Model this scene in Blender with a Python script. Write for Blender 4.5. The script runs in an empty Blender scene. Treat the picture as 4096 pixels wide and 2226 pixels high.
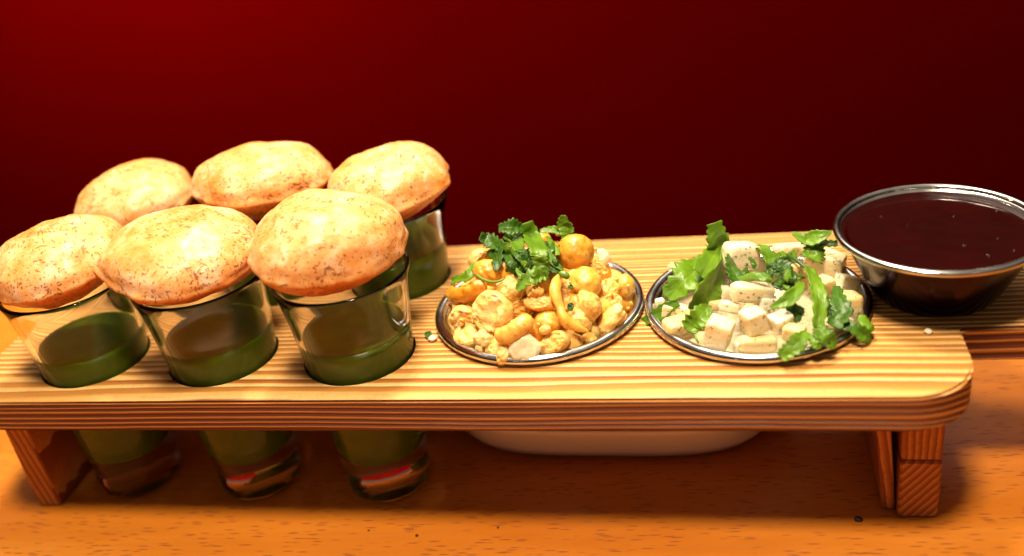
import bpy, bmesh, math, random
from mathutils import Vector, Matrix, noise, Euler

S = bpy.context.scene
COL = S.collection
U = 0.18                      # working unit in metres
ZB = 0.3131 * U               # top of the serving board above the table
CAMZ = ZB + 1.0 * U

# ------------------------------------------------------------------ camera
CX = Vector((0.975443, 0.174349, -0.134587))
CY = Vector((0.032575, 0.49014, 0.871035))
CF = Vector((-0.21783, 0.854029, -0.472424))
CO = Vector((0, 0, CAMZ))
FPX = 3942.47                 # focal length in pixels of the 4096 wide photograph
cd = bpy.data.cameras.new('camera')
cam = bpy.data.objects.new('camera', cd); COL.objects.link(cam)
cam.matrix_world = Matrix(((CX.x, CY.x, -CF.x, CO.x), (CX.y, CY.y, -CF.y, CO.y), (CX.z, CY.z, -CF.z, CO.z), (0, 0, 0, 1)))
cd.sensor_width = 36; cd.lens = FPX / 4096 * 36
cd.clip_start = 0.01; cd.clip_end = 50
cd.dof.use_dof = True; cd.dof.focus_distance = 1.86 * U; cd.dof.aperture_fstop = 4.8
S.camera = cam

# ------------------------------------------------------------------ light
w = bpy.data.worlds.new('World'); S.world = w; w.use_nodes = True
# the room: a pale, dimly lit ceiling above, dark floor below
_n, _l = w.node_tree.nodes, w.node_tree.links
_tc = _n.new('ShaderNodeTexCoord'); _sp = _n.new('ShaderNodeSeparateXYZ'); _rp = _n.new('ShaderNodeValToRGB')
_l.new(_tc.outputs['Generated'], _sp.inputs[0]); _l.new(_sp.outputs[2], _rp.inputs[0])
_rp.color_ramp.elements[0].position = 0.32; _rp.color_ramp.elements[0].color = (0.045, 0.008, 0.004, 1)
_rp.color_ramp.elements[1].position = 0.80; _rp.color_ramp.elements[1].color = (0.95, 0.80, 0.64, 1)
_l.new(_rp.outputs[0], _n['Background'].inputs[0])
_n['Background'].inputs[1].default_value = 0.22

def area(name, loc, target, size, power, color, shape='DISK'):
    l = bpy.data.lights.new(name, 'AREA'); l.shape = shape; l.size = size
    l.energy = power; l.color = color
    o = bpy.data.objects.new(name, l); COL.objects.link(o)
    o.location = loc
    o.rotation_euler = (Vector(target) - Vector(loc)).to_track_quat('-Z', 'Y').to_euler()
    return o
# two warm pendants above the table: one in front, one behind and to the left
area('pendant_light', (-0.30 * U, 0.62 * U, ZB + 4.5 * U), (-0.35 * U, 1.6 * U, ZB), 0.17, 9.4, (1.0, 0.83, 0.60))
area('pendant_light', (-0.75 * U, 2.9 * U, ZB + 4.2 * U), (-0.4 * U, 1.7 * U, ZB), 0.17, 7.4, (1.0, 0.83, 0.60))
# the wall's own lamp, up and to the left of the frame
area('wall_light', (-2.1 * U, 2.35 * U, ZB + 1.9 * U), (-2.1 * U, 3.4 * U, ZB + 1.5 * U), 0.10, 5.0, (1.0, 0.75, 0.5))
# broad soft light added beyond the table to silver the cup rims and fill
area('rim_fill_light', (-0.15, 1.30, 1.35), (-0.1, 0.3, 0.05), 0.9, 7.0, (1.0, 0.88, 0.72), 'SQUARE')
# small bright lights added behind the camera to put glints on glass and rims
area('glint_light', (0.9, -1.3, 0.55), (-0.1, 0.3, 0.05), 0.05, 0.2, (1.0, 0.88, 0.7))
area('glint_light', (-0.7, -1.5, 0.75), (-0.1, 0.3, 0.05), 0.05, 0.2, (1.0, 0.88, 0.7))
S.view_settings.view_transform = 'Standard'; S.view_settings.look = 'None'
S.view_settings.exposure = 0.42; S.view_settings.gamma = 1.0
S.cycles.use_denoising = True
S.cycles.max_bounces = 16; S.cycles.transmission_bounces = 16; S.cycles.transparent_max_bounces = 12
S.cycles.caustics_refractive = True; S.cycles.caustics_reflective = True
S.cycles.sample_clamp_indirect = 20.0; S.cycles.blur_glossy = 0.6

# ------------------------------------------------------------------ helpers
def ray(px, py):
    return CX * ((px - 2048) / FPX) + CY * ((1113 - py) / FPX) + CF      # depth 1 along the optical axis
def on_z(px, py, z):
    v = ray(px, py); return CO + v * ((z - CO.z) / v.z)
def on_y(px, py, y):
    v = ray(px, py); return CO + v * (y / v.y)
def depth(p):
    return (p - CO).dot(CF)
def on_dome(px, py, c, R, H, z0):
    """first hit of the sight line with a paraboloid heap z = z0 + H(1-(rho/R)^2); falls back to its crest"""
    v = ray(px, py); best = None
    k = 0
    s0, s1 = 1.2 * U, 2.6 * U
    last = None
    for i in range(400):
        s = s0 + (s1 - s0) * i / 399
        p = CO + v * s
        rho2 = ((p.x - c.x) ** 2 + (p.y - c.y) ** 2) / (R * R)
        h = p.z - (z0 + H * (1 - rho2))
        if h <= 0: return p
        if best is None or h < best[0]: best = (h, p)
    return best[1]
def px2m(n_px, p):
    return n_px * depth(p) / FPX

def mesh(name, verts, faces, mat, parent=None, loc=(0, 0, 0), smooth=True, uvs=None):
    me = bpy.data.meshes.new(name)
    me.from_pydata([tuple(v) for v in verts], [], faces)
    if uvs:
        lay = me.uv_layers.new(name='UVMap')
        for l in me.loops: lay.data[l.index].uv = uvs[l.vertex_index]
    me.materials.append(mat)
    if smooth:
        for p in me.polygons: p.use_smooth = True
    me.update()
    o = bpy.data.objects.new(name, me); COL.objects.link(o)
    o.location = loc
    if parent: o.parent = parent
    return o
def bm_obj(name, bm, mat, parent=None, loc=(0, 0, 0), smooth=False):
    me = bpy.data.meshes.new(name); bm.to_mesh(me); bm.free()
    me.materials.append(mat)
    if smooth:
        for p in me.polygons: p.use_smooth = True
    o = bpy.data.objects.new(name, me); COL.objects.link(o); o.location = loc
    if parent: o.parent = parent
    return o
def empty(name, loc):
    o = bpy.data.objects.new(name, None); COL.objects.link(o); o.location = loc
    o.empty_display_size = 0.01
    return o
def tag(o, label=None, cat=None, group=None, kind=None):
    if label: o['label'] = label
    if cat: o['category'] = cat
    if group: o['group'] = group
    if kind: o['kind'] = kind
    return o
def lathe(profile, n=64, closed=False):
    """profile [(r,z)...]; r==0 ends become poles"""
    V, F = [], []
    rings = []
    for r, z in profile:
        if r < 1e-9:
            rings.append([len(V)]); V.append((0, 0, z))
        else:
            rings.append(list(range(len(V), len(V) + n)))
            for i in range(n):
                a = 2 * math.pi * i / n
                V.append((r * math.cos(a), r * math.sin(a), z))
    pairs = list(zip(rings, rings[1:]))
    if closed: pairs.append((rings[-1], rings[0]))
    for A, B in pairs:
        if len(A) == 1 and len(B) == 1: continue
        for i in range(n):
            j = (i + 1) % n
            if len(A) == 1: F.append((A[0], B[j], B[i]))
            elif len(B) == 1: F.append((A[i], A[j], B[0]))
            else: F.append((A[i], A[j], B[j], B[i]))
    return V, F
def nz(p, s, seed=0.0, octv=3):
    return noise.fractal(Vector(p) * s + Vector((seed * 7.31, seed * 3.17, seed * 1.73)), 1.0, 2.0, octv)

# ------------------------------------------------------------------ materials
class NT:
    def __init__(self, name):
        self.m = bpy.data.materials.new(name); self.m.use_nodes = True
        self.t = self.m.node_tree; self.b = self.t.nodes['Principled BSDF']
    def n(self, kind, **kw):
        nd = self.t.nodes.new(kind)
        for k, v in kw.items():
            if k.startswith('i_'):
                key = k[2:]; key = int(key) if key.isdigit() else key
                if hasattr(v, 'is_linked') or isinstance(v, bpy.types.NodeSocket): self.t.links.new(v, nd.inputs[key])
                else: nd.inputs[key].default_value = v
            else: setattr(nd, k, v)
        return nd
    def link(self, a, b): self.t.links.new(a, b)
    def math(self, op, a, b=0.0, c=0.0, clamp=False):
        nd = self.t.nodes.new('ShaderNodeMath'); nd.operation = op; nd.use_clamp = clamp
        for i, v in enumerate((a, b, c)):
            if isinstance(v, bpy.types.NodeSocket): self.t.links.new(v, nd.inputs[i])
            else: nd.inputs[i].default_value = v
        return nd.outputs[0]
    def coord(self, which='Object'): return self.n('ShaderNodeTexCoord').outputs[which]
    def mapping(self, vec, scale=(1, 1, 1), rot=(0, 0, 0), loc=(0, 0, 0)):
        nd = self.n('ShaderNodeMapping'); self.link(vec, nd.inputs[0])
        nd.inputs['Location'].default_value = loc; nd.inputs['Rotation'].default_value = rot; nd.inputs['Scale'].default_value = scale
        return nd.outputs[0]
    def noise(self, vec, scale, detail=3.0, rough=0.55, dist=0.0):
        nd = self.n('ShaderNodeTexNoise'); self.link(vec, nd.inputs['Vector'])
        nd.inputs['Scale'].default_value = scale; nd.inputs['Detail'].default_value = detail
        nd.inputs['Roughness'].default_value = rough; nd.inputs['Distortion'].default_value = dist
        return nd.outputs['Fac']
    def vor(self, vec, scale, rand=1.0, out='Distance'):
        nd = self.n('ShaderNodeTexVoronoi'); self.link(vec, nd.inputs['Vector'])
        nd.inputs['Scale'].default_value = scale; nd.inputs['Randomness'].default_value = rand
        return nd.outputs[out]
    def ramp(self, fac, stops, interp='LINEAR'):
        nd = self.n('ShaderNodeValToRGB'); self.link(fac, nd.inputs[0]); cr = nd.color_ramp; cr.interpolation = interp
        while len(cr.elements) < len(stops): cr.elements.new(0.5)
        for e, (p, c) in zip(cr.elements, stops):
            e.position = p; e.color = (c[0], c[1], c[2], 1) if not isinstance(c, (int, float)) else (c, c, c, 1)
        return nd.outputs[0]
    def mix(self, fac, a, b, mode='MIX'):
        nd = self.n('ShaderNodeMix', data_type='RGBA', blend_type=mode)
        for idx, v in ((0, fac), (6, a), (7, b)):
            if isinstance(v, bpy.types.NodeSocket): self.link(v, nd.inputs[idx])
            elif isinstance(v, (int, float)): nd.inputs[idx].default_value = v
            else: nd.inputs[idx].default_value = (v[0], v[1], v[2], 1)
        return nd.outputs[2]
    def bump(self, h, strength, dist, normal=None):
        nd = self.n('ShaderNodeBump'); self.link(h, nd.inputs['Height'])
        nd.inputs['Strength'].default_value = strength; nd.inputs['Distance'].default_value = dist
        if normal: self.link(normal, nd.inputs['Normal'])
        return nd.outputs[0]
    def set(self, **kw):
        for k, v in kw.items():
            key = {'color': 'Base Color', 'rough': 'Roughness', 'metal': 'Metallic', 'ior': 'IOR', 'trans': 'Transmission Weight',
                   'coat': 'Coat Weight', 'coatr': 'Coat Roughness', 'sss': 'Subsurface Weight', 'sssr': 'Subsurface Radius',
                   'ssss': 'Subsurface Scale', 'normal': 'Normal', 'spec': 'Specular IOR Level', 'aniso': 'Anisotropic'}[k]
            s = self.b.inputs[key]
            if isinstance(v, bpy.types.NodeSocket): self.link(v, s)
            elif isinstance(v, tuple) and len(v) == 3 and key == 'Base Color': s.default_value = (*v, 1)
            else: s.default_value = v
        return self

def mat_board(name, y0, z0, ring=0.0021, tint=(1, 1, 1)):
    N = NT(name); c = N.coord()
    warp = N.noise(N.mapping(c, (5, 16, 16)), 1.0, 2.0)
    warp2 = N.noise(N.mapping(c, (22, 90, 90)), 1.0, 3.0)
    sep = N.n('ShaderNodeSeparateXYZ'); N.link(c, sep.inputs[0])
    y = N.math('SUBTRACT', sep.outputs[1], y0); z = N.math('SUBTRACT', sep.outputs[2], z0)
    r = N.math('SQRT', N.math('ADD', N.math('MULTIPLY', y, y), N.math('MULTIPLY', z, z)))
    r = N.math('ADD', r, N.math('MULTIPLY', N.math('SUBTRACT', warp, 0.5), 0.0035))
    r = N.math('ADD', r, N.math('MULTIPLY', N.math('SUBTRACT', warp2, 0.5), 0.0007))
    cr = N.n('ShaderNodeCombineXYZ'); N.link(N.math('MULTIPLY', r, 260.0), cr.inputs[0]); N.link(N.math('MULTIPLY', sep.outputs[0], 1.6), cr.inputs[1])
    r = N.math('ADD', r, N.math('MULTIPLY', N.math('SUBTRACT', N.noise(cr.outputs[0], 1.0, 1.0), 0.5), 0.0026))
    rr = N.math('MULTIPLY', r, 1.0 / ring); ph = N.math('FRACT', rr)
    wn = N.n('ShaderNodeTexWhiteNoise', noise_dimensions='1D'); N.link(N.math('FLOOR', rr), wn.inputs['W'])
    fib = N.noise(N.mapping(c, (60, 1400, 1400)), 1.0, 4.0, 0.65)
    cross = N.noise(N.mapping(c, (900, 260, 260), (0, 0, 0.5)), 1.0, 3.0, 0.6)
    patch = N.noise(N.mapping(c, (7, 40, 40)), 1.0, 3.0)
    col = N.ramp(ph, [(0.0, (0.73, 0.46, 0.19)), (0.34, (0.67, 0.37, 0.115)), (0.50, (0.42, 0.165, 0.03)), (0.78, (0.25, 0.07, 0.010)), (0.92, (0.19, 0.045, 0.007)), (1.0, (0.69, 0.45, 0.17))])
    col = N.mix(N.math('MULTIPLY', wn.outputs['Value'], 0.38), col, (0.56, 0.28, 0.06))
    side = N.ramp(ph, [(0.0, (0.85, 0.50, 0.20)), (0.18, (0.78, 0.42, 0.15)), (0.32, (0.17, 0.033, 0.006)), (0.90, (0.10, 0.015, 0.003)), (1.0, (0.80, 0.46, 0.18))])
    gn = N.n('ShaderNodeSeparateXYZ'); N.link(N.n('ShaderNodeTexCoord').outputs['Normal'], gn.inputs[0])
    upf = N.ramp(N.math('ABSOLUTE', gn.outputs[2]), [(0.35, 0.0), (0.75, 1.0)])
    wide = N.ramp(patch, [(0.40, 0.0), (0.64, 1.0)])
    col = N.mix(N.math('MULTIPLY', wide, 0.45), col, (0.58, 0.27, 0.055))
    col = N.mix(N.ramp(fib, [(0.50, 0.0), (0.78, 0.45)]), col, (0.30, 0.11, 0.025))
    col = N.mix(N.ramp(cross, [(0.52, 0.0), (0.80, 0.35)]), col, (0.34, 0.13, 0.03))
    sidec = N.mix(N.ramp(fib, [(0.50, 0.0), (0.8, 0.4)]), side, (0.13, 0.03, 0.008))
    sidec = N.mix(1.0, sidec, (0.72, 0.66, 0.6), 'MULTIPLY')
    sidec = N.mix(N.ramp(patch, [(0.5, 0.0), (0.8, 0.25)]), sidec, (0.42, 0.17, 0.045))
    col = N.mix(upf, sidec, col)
    if tint != (1, 1, 1): col = N.mix(1.0, col, tint, 'MULTIPLY')
    h = N.ramp(ph, [(0.0, 0.75), (0.12, 1.0), (0.38, 0.95), (0.62, 0.25), (0.9, 0.0), (1.0, 0.7)])
    nb = N.bump(h, 0.9, 0.0008)
    nb = N.bump(fib, 0.25, 0.0003, nb)
    return N.set(color=col, rough=N.ramp(fib, [(0.3, 0.42), (0.8, 0.6)]), normal=nb, spec=0.35).m

def mat_table():
    N = NT('beech_tabletop'); c = N.mapping(N.coord(), (1, 1, 1), (0, 0, math.radians(-3)))
    big = N.noise(N.mapping(c, (6, 34, 10)), 1.0, 4.0, 0.6)
    streak = N.noise(N.mapping(c, (22, 420, 10)), 1.0, 4.0, 0.65)
    fl = N.vor(N.mapping(c, (125, 900, 40)), 1.0, 1.0)
    sel = N.noise(N.mapping(c, (60, 190, 10)), 1.0, 2.0)
    fleck = N.math('MULTIPLY', N.ramp(fl, [(0.18, 1.0), (0.34, 0.0)]), N.ramp(sel, [(0.36, 0.0), (0.46, 1.0)]))
    col = N.ramp(big, [(0.25, (0.40, 0.106, 0.006)), (0.55, (0.50, 0.155, 0.011)), (0.8, (0.57, 0.205, 0.02))])
    col = N.mix(N.ramp(streak, [(0.45, 0.0), (0.75, 0.5)]), col, (0.40, 0.12, 0.018))
    col = N.mix(N.math('MULTIPLY', fleck, 0.75), col, (0.20, 0.045, 0.01))
    nb = N.bump(N.math('SUBTRACT', 1.0, fleck), 0.3, 0.0002)
    return N.set(color=col, rough=N.ramp(big, [(0.3, 0.34), (0.7, 0.46)]), normal=nb, spec=0.4).m

def mat_leg(name, ang, scale=420):
    N = NT(name); c = N.coord()
    q = N.mapping(c, (1, 1, 1), (0, ang, 0))
    wv = N.n('ShaderNodeTexWave', wave_type='BANDS', bands_direction='X', wave_profile='SAW')
    N.link(q, wv.inputs['Vector']); wv.inputs['Scale'].default_value = scale / 6.28; wv.inputs['Distortion'].default_value = 1.2
    wv.inputs['Detail'].default_value = 2.0; wv.inputs['Detail Scale'].default_value = 1.5
    sp = N.noise(N.mapping(c, (1100, 1100, 700)), 1.0, 3.0)
    col = N.ramp(wv.outputs['Fac'], [(0.0, (0.58, 0.27, 0.08)), (0.3, (0.46, 0.17, 0.04)), (0.7, (0.27, 0.07, 0.015)), (1.0, (0.24, 0.055, 0.012))])
    col = N.mix(N.ramp(sp, [(0.5, 0.0), (0.75, 0.5)]), col, (0.22, 0.05, 0.012))
    return N.set(color=col, rough=0.55, normal=N.bump(wv.outputs['Fac'], 0.4, 0.0005), spec=0.3).m

def mat_wall():
    N = NT('red_wall_paint'); c = N.coord()
    a = N.noise(c, 3.0, 4.0)
    col = N.ramp(a, [(0.3, (0.048, 0.00005, 0.00005)), (0.7, (0.057, 0.00006, 0.00006))])
    return N.set(color=col, rough=0.8, spec=0.0, normal=N.bump(N.noise(c, 260, 3.0), 0.15, 0.0006)).m

def mat_puri(name, seed):
    N = NT(name); c = N.mapping(N.coord(), (1, 1, 1), (0, 0, seed * 1.3), (seed * 0.31, seed * 0.17, seed * 0.07))
    sep = N.n('ShaderNodeSeparateXYZ'); N.link(N.coord(), sep.inputs[0])
    a = N.noise(c, 75, 5.0, 0.6); b = N.noise(c, 230, 4.0, 0.65)
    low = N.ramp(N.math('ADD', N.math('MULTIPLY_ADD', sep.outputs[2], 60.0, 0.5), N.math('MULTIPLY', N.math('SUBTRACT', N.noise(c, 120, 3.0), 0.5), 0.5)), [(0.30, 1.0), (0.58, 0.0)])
    t = N.math('ADD', N.math('MULTIPLY', a, 0.70), N.math('MULTIPLY', b, 0.50))
    t = N.math('SUBTRACT', t, 0.055)
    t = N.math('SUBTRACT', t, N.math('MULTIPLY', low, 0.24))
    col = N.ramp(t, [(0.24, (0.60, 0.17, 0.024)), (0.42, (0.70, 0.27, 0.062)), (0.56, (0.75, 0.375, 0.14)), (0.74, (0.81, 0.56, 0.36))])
    # bran flecks: short, thin and brown, uneven in size and density
    dens = N.noise(c, 60, 3.0)
    def flecks(scale, rot, off, lo):
        f = N.noise(N.mapping(c, scale, rot, off), 1.0, 2.5, 0.6)
        f = N.math('ADD', f, N.math('MULTIPLY', N.math('SUBTRACT', dens, 0.5), 0.22))
        return N.ramp(f, [(lo, 0.0), (lo + 0.045, 1.0)])
    fl = N.math('MAXIMUM', flecks((380, 1250, 800), (0.2, 0.1, 0.5), (0, 0, 0), 0.605), flecks((1150, 420, 700), (0.5, 0.3, 0.2), (3, 1, 2), 0.615))
    fl = N.math('MAXIMUM', fl, flecks((700, 700, 700), (0, 0, 0), (5, 2, 1), 0.665))
    col = N.mix(N.math('MULTIPLY', fl, 0.85), col, (0.21, 0.06, 0.012))
    nb = N.bump(a, 0.11, 0.0020); nb = N.bump(b, 0.40, 0.0006, nb)
    nb = N.bump(N.noise(c, 900, 3.0), 0.25, 0.0003, nb)
    return N.set(color=col, rough=0.42, normal=nb, sss=0.35, sssr=(1.0, 0.42, 0.12), ssss=0.005, spec=0.35, coat=0.15, coatr=0.25).m

def mat_simple(name, color, rough, **kw):
    return NT(name).set(color=color, rough=rough, **kw).m
def mat_steel():
    N = NT('stainless_steel'); c = N.coord()
    a = N.noise(N.mapping(c, (60, 60, 900)), 1.0, 3.0); b = N.noise(c, 90, 4.0)
    return N.set(color=N.ramp(b, [(0.3, (0.50, 0.48, 0.46)), (0.7, (0.66, 0.64, 0.61))]), metal=1.0,
                 rough=N.ramp(b, [(0.3, 0.13), (0.75, 0.27)]), normal=N.bump(a, 0.06, 0.0002)).m
def mat_chickpea(name, c0, c1, c2, rough=0.28, bump=0.2):
    N = NT(name); c = N.coord()
    oi = N.n('ShaderNodeObjectInfo').outputs['Random']
    q = N.n('ShaderNodeVectorMath', operation='ADD'); N.link(c, q.inputs[0])
    cmb = N.n('ShaderNodeCombineXYZ'); N.link(oi, cmb.inputs[0]); N.link(oi, cmb.inputs[1]); N.link(cmb.outputs[0], q.inputs[1])
    a = N.noise(q.outputs[0], 170, 4.0, 0.6); b = N.noise(q.outputs[0], 900, 3.0)
    t = N.math('ADD', N.math('MULTIPLY', a, 0.8), N.math('MULTIPLY', N.math('SUBTRACT', oi, 0.4), 0.35))
    col = N.ramp(t, [(0.2, c0), (0.45, c1), (0.7, c2)])
    wr = N.noise(q.outputs[0], 420, 4.0, 0.6, 0.6)
    col = N.mix(N.ramp(wr, [(0.5, 0.0), (0.75, 0.25)]), col, c0)
    sp = N.ramp(N.noise(q.outputs[0], 700, 2.0), [(0.69, 0.0), (0.73, 0.8)])
    col = N.mix(sp, col, (0.22, 0.10, 0.02))
    nb = N.bump(a, bump, 0.0012); nb = N.bump(wr, bump * 1.6, 0.0006, nb); nb = N.bump(b, bump, 0.0003, nb)
    return N.set(color=col, rough=N.ramp(b, [(0.35, rough), (0.7, rough + 0.2)]), normal=nb, sss=0.35, sssr=(1.0, 0.5, 0.12), ssss=0.003, coat=0.15, coatr=0.15).m
def mat_potato():
    N = NT('boiled_potato'); c = N.coord(); oi = N.n('ShaderNodeObjectInfo').outputs['Random']
    q = N.n('ShaderNodeVectorMath', operation='ADD'); N.link(c, q.inputs[0])
    cmb = N.n('ShaderNodeCombineXYZ'); N.link(oi, cmb.inputs[0]); N.link(oi, cmb.inputs[2]); N.link(cmb.outputs[0], q.inputs[1])
    q = q.outputs[0]
    a = N.noise(q, 140, 4.0); b = N.noise(q, 1100, 3.0)
    base = N.ramp(oi, [(0.0, (0.77, 0.57, 0.24)), (0.35, (0.81, 0.69, 0.43)), (0.7, (0.82, 0.73, 0.50)), (1.0, (0.83, 0.80, 0.68))])
    col = N.mix(N.ramp(a, [(0.45, 0.0), (0.75, 0.45)]), base, (0.66, 0.46, 0.15))
    pep = N.ramp(N.math('ADD', N.noise(q, 850, 2.0, 0.6), N.math('MULTIPLY', N.math('SUBTRACT', N.noise(q, 170, 2.0), 0.5), 0.3)), [(0.62, 0.0), (0.68, 1.0)])
    col = N.mix(N.math('MULTIPLY', pep, 0.85), col, (0.10, 0.045, 0.012))
    br = N.ramp(N.noise(q, 380, 4.0, 0.7), [(0.60, 0.0), (0.76, 0.55)])
    col = N.mix(br, col, (0.36, 0.17, 0.045))
    nb = N.bump(a, 0.2, 0.001); nb = N.bump(b, 0.3, 0.00035, nb)
    return N.set(color=col, rough=0.38, normal=nb, sss=0.5, sssr=(1, 0.75, 0.35), ssss=0.004, coat=0.3, coatr=0.15).m
def mat_herb(name, dark, light):
    N = NT(name); uv = N.coord('UV'); oi = N.n('ShaderNodeObjectInfo').outputs['Random']
    sep = N.n('ShaderNodeSeparateXYZ'); N.link(uv, sep.inputs[0])
    av = N.math('ABSOLUTE', N.math('SUBTRACT', sep.outputs[1], 0.5))
    mid = N.ramp(av, [(0.0, 1.0), (0.035, 0.0)])
    sv = N.math('FRACT', N.math('SUBTRACT', N.math('MULTIPLY', sep.outputs[0], 7.0), N.math('MULTIPLY', av, 5.0)))
    side = N.ramp(N.math('ABSOLUTE', N.math('SUBTRACT', sv, 0.5)), [(0.0, 0.7), (0.07, 0.0)])
    vein = N.math('MAXIMUM', mid, side)
    c = N.coord(); a = N.noise(c, 130, 4.0)
    t = N.math('ADD', N.math('MULTIPLY', a, 0.7), N.math('MULTIPLY', oi, 0.35))
    col = N.ramp(t, [(0.25, dark), (0.75, light)])
    col = N.mix(N.math('MULTIPLY', vein, 0.35), col, (0.30, 0.42, 0.06))
    nb = N.bump(N.math('SUBTRACT', N.noise(c, 520, 3.0), N.math('MULTIPLY', vein, 0.5)), 0.45, 0.0004)
    N.set(color=col, rough=0.34, normal=nb, spec=0.45)
    tr = N.n('ShaderNodeBsdfTranslucent'); N.link(N.mix(1.0, col, (1.0, 1.0, 0.45), 'MULTIPLY'), tr.inputs[0])
    mx = N.n('ShaderNodeMixShader'); mx.inputs[0].default_value = 0.28
    out = N.t.nodes['Material Output']
    N.link(N.b.outputs[0], mx.inputs[1]); N.link(tr.outputs[0], mx.inputs[2]); N.link(mx.outputs[0], out.inputs[0])
    return N.m

# board frame extents, in metres
BX0, BX1 = -1.552 * U, 0.388 * U
BY0, BY1 = 1.366 * U, 1.973 * U
BT = 0.070 * U
HY0, HY1 = 1.571 * U, 1.785 * U          # the handle's two edges
BC = Vector((-0.58 * U, 1.67 * U, 0))    # the stand's base point

M_board = mat_board('brushed_pine', (BY0 - 0.005) - BC.y, ZB - 0.040)
M_table = mat_table()
M_wall = mat_wall()
M_legA = mat_leg('leg_end_grain_diagonal', math.radians(-38), 900)
M_legB = mat_leg('leg_grain_upright', 0.0, 950)
M_legC = mat_leg('leg_plank_grain', math.radians(8), 700)
M_steel = mat_steel()
M_glass = NT('clear_glass').set(color=(1.0, 1.0, 0.99), rough=0.0, trans=1.0, ior=1.27).m
def mat_mint():
    N = NT('mint_water'); c = N.coord(); a = N.noise(c, 120, 4.0)
    col = N.ramp(a, [(0.3, (0.074, 0.135, 0.003)), (0.7, (0.10, 0.165, 0.004))])
    return N.set(color=col, rough=0.12, sss=0.4, sssr=(0.8, 1.0, 0.2), ssss=0.006, spec=0.25).m
M_mint = mat_mint()
def mat_sauce():
    N = NT('tamarind_sauce'); c = N.coord(); a = N.noise(c, 70, 4.0); b = N.noise(c, 420, 3.0)
    col = N.ramp(a, [(0.3, (0.011, 0.0003, 0.0001)), (0.75, (0.017, 0.0005, 0.0002))])
    return N.set(color=col, rough=0.08, normal=N.bump(b, 0.03, 0.0004), spec=0.2).m
M_sauce = mat_sauce()
M_chick = mat_chickpea('boiled_chickpea', (0.62, 0.23, 0.014), (0.76, 0.39, 0.050), (0.81, 0.52, 0.12))
M_mealy = mat_chickpea('broken_chickpea', (0.68, 0.31, 0.045), (0.79, 0.48, 0.12), (0.84, 0.62, 0.26), 0.4, 0.6)
M_skin = NT('chickpea_skin').set(color=(0.86, 0.68, 0.44), rough=0.2, trans=0.0, ior=1.4, sss=0.7, sssr=(1, .7, .4), ssss=0.004, coat=0.7, coatr=0.08).m
M_potato = mat_potato()
M_herbL = mat_herb('cilantro_light', (0.050, 0.145, 0.006), (0.17, 0.33, 0.014))
M_herbD = mat_herb('cilantro_dark', (0.012, 0.055, 0.004), (0.055, 0.155, 0.008))
M_stem = mat_simple('cilantro_stem', (0.13, 0.24, 0.03), 0.4)
M_plate = mat_simple('white_glaze', (0.88, 0.87, 0.84), 0.15, coat=0.4)
M_speck = mat_simple('dark_speck', (0.03, 0.008, 0.004), 0.6)
M_crumb = mat_simple('pale_crumb', (0.72, 0.58, 0.40), 0.5, sss=0.3, ssss=0.001)

# ------------------------------------------------------------------ setting
# table: a thick slab with a far edge behind the stand
bm = bmesh.new()
bmesh.ops.create_cube(bm, size=1.0, matrix=Matrix.Translation((-0.25 * U, 0.70 * U, -0.016)) @ Matrix.Diagonal((9.0 * U, 3.5 * U, 0.032, 1)))
bmesh.ops.bevel(bm, geom=[e for e in bm.edges], offset=0.003, segments=3, affect='EDGES')
tag(bm_obj('table', bm, M_table), 'orange beech tabletop with short dark grain flecks', kind='structure')
# the red wall stands well behind the table and goes on below it
WY = 3.4 * U; WT = ZB + 0.58 * U
mesh('wall', [(-3, WY, -0.8), (3, WY, -0.8), (3, WY, WT), (-3, WY, WT), (-3, WY + .1, -0.8), (3, WY + .1, -0.8), (3, WY + .1, WT), (-3, WY + .1, WT)],
     [(0, 1, 2, 3), (5, 4, 7, 6), (3, 2, 6, 7), (0, 4, 5, 1), (0, 3, 7, 4), (1, 5, 6, 2)], M_wall, smooth=False)
tag(bpy.data.objects['wall'], 'plain low dark red wall behind the table', kind='structure')

# ------------------------------------------------------------------ serving board on two plank legs
stand = tag(empty('serving_board', BC), 'long pine serving board with rounded corners on two plank legs', 'serving board')
GX = [-1.2993 * U, -1.0070 * U, -0.7152 * U]
GYF, GYB = 1.5245 * U, 1.8240 * U
RC = 0.211 * U
C1 = Vector((-0.3807 * U, 1.6738 * U, ZB)); C2 = Vector((0.0426 * U, 1.6685 * U, ZB)); C3 = Vector((0.3694 * U, 1.7138 * U, ZB))

def arc(cx, cy, r, a0, a1, n):
    return [(cx + r * math.cos(math.radians(a0 + (a1 - a0) * i / n)), cy + r * math.sin(math.radians(a0 + (a1 - a0) * i / n))) for i in range(n + 1)]
R1 = 0.115 * U; RF = 0.016 * U; HX = 1.05 * U; RH = 0.09 * U
out = []
out += arc(BX0 + R1, BY0 + R1, R1, 180, 270, 10)
out += arc(BX1 - R1, BY0 + R1, R1, 270, 360, 10)
out += arc(BX1 + RF, HY0 - RF, RF, 180, 90, 6)
out += arc(HX - RH, HY0 + RH, RH, 270, 360, 8)
out += arc(HX - RH, HY1 - RH, RH, 0, 90, 8)
out += arc(BX1 + RF, HY1 + RF, RF, 270, 180, 6)
out += arc(BX1 - R1, BY1 - R1, R1, 0, 90, 10)
out += arc(BX0 + R1, BY1 - R1, R1, 90, 180, 10)
bm = bmesh.new()
vs = [bm.verts.new((x - BC.x, y - BC.y, ZB - BT)) for x, y in out]
f = bm.faces.new(vs)
ex = bmesh.ops.extrude_face_region(bm, geom=[f])
for v in [g for g in ex['geom'] if isinstance(g, bmesh.types.BMVert)]: v.co.z = ZB
bmesh.ops.recalc_face_normals(bm, faces=bm.faces)
rimE = [e for e in bm.edges if abs(e.verts[0].co.z - e.verts[1].co.z) < 1e-6]
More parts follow.
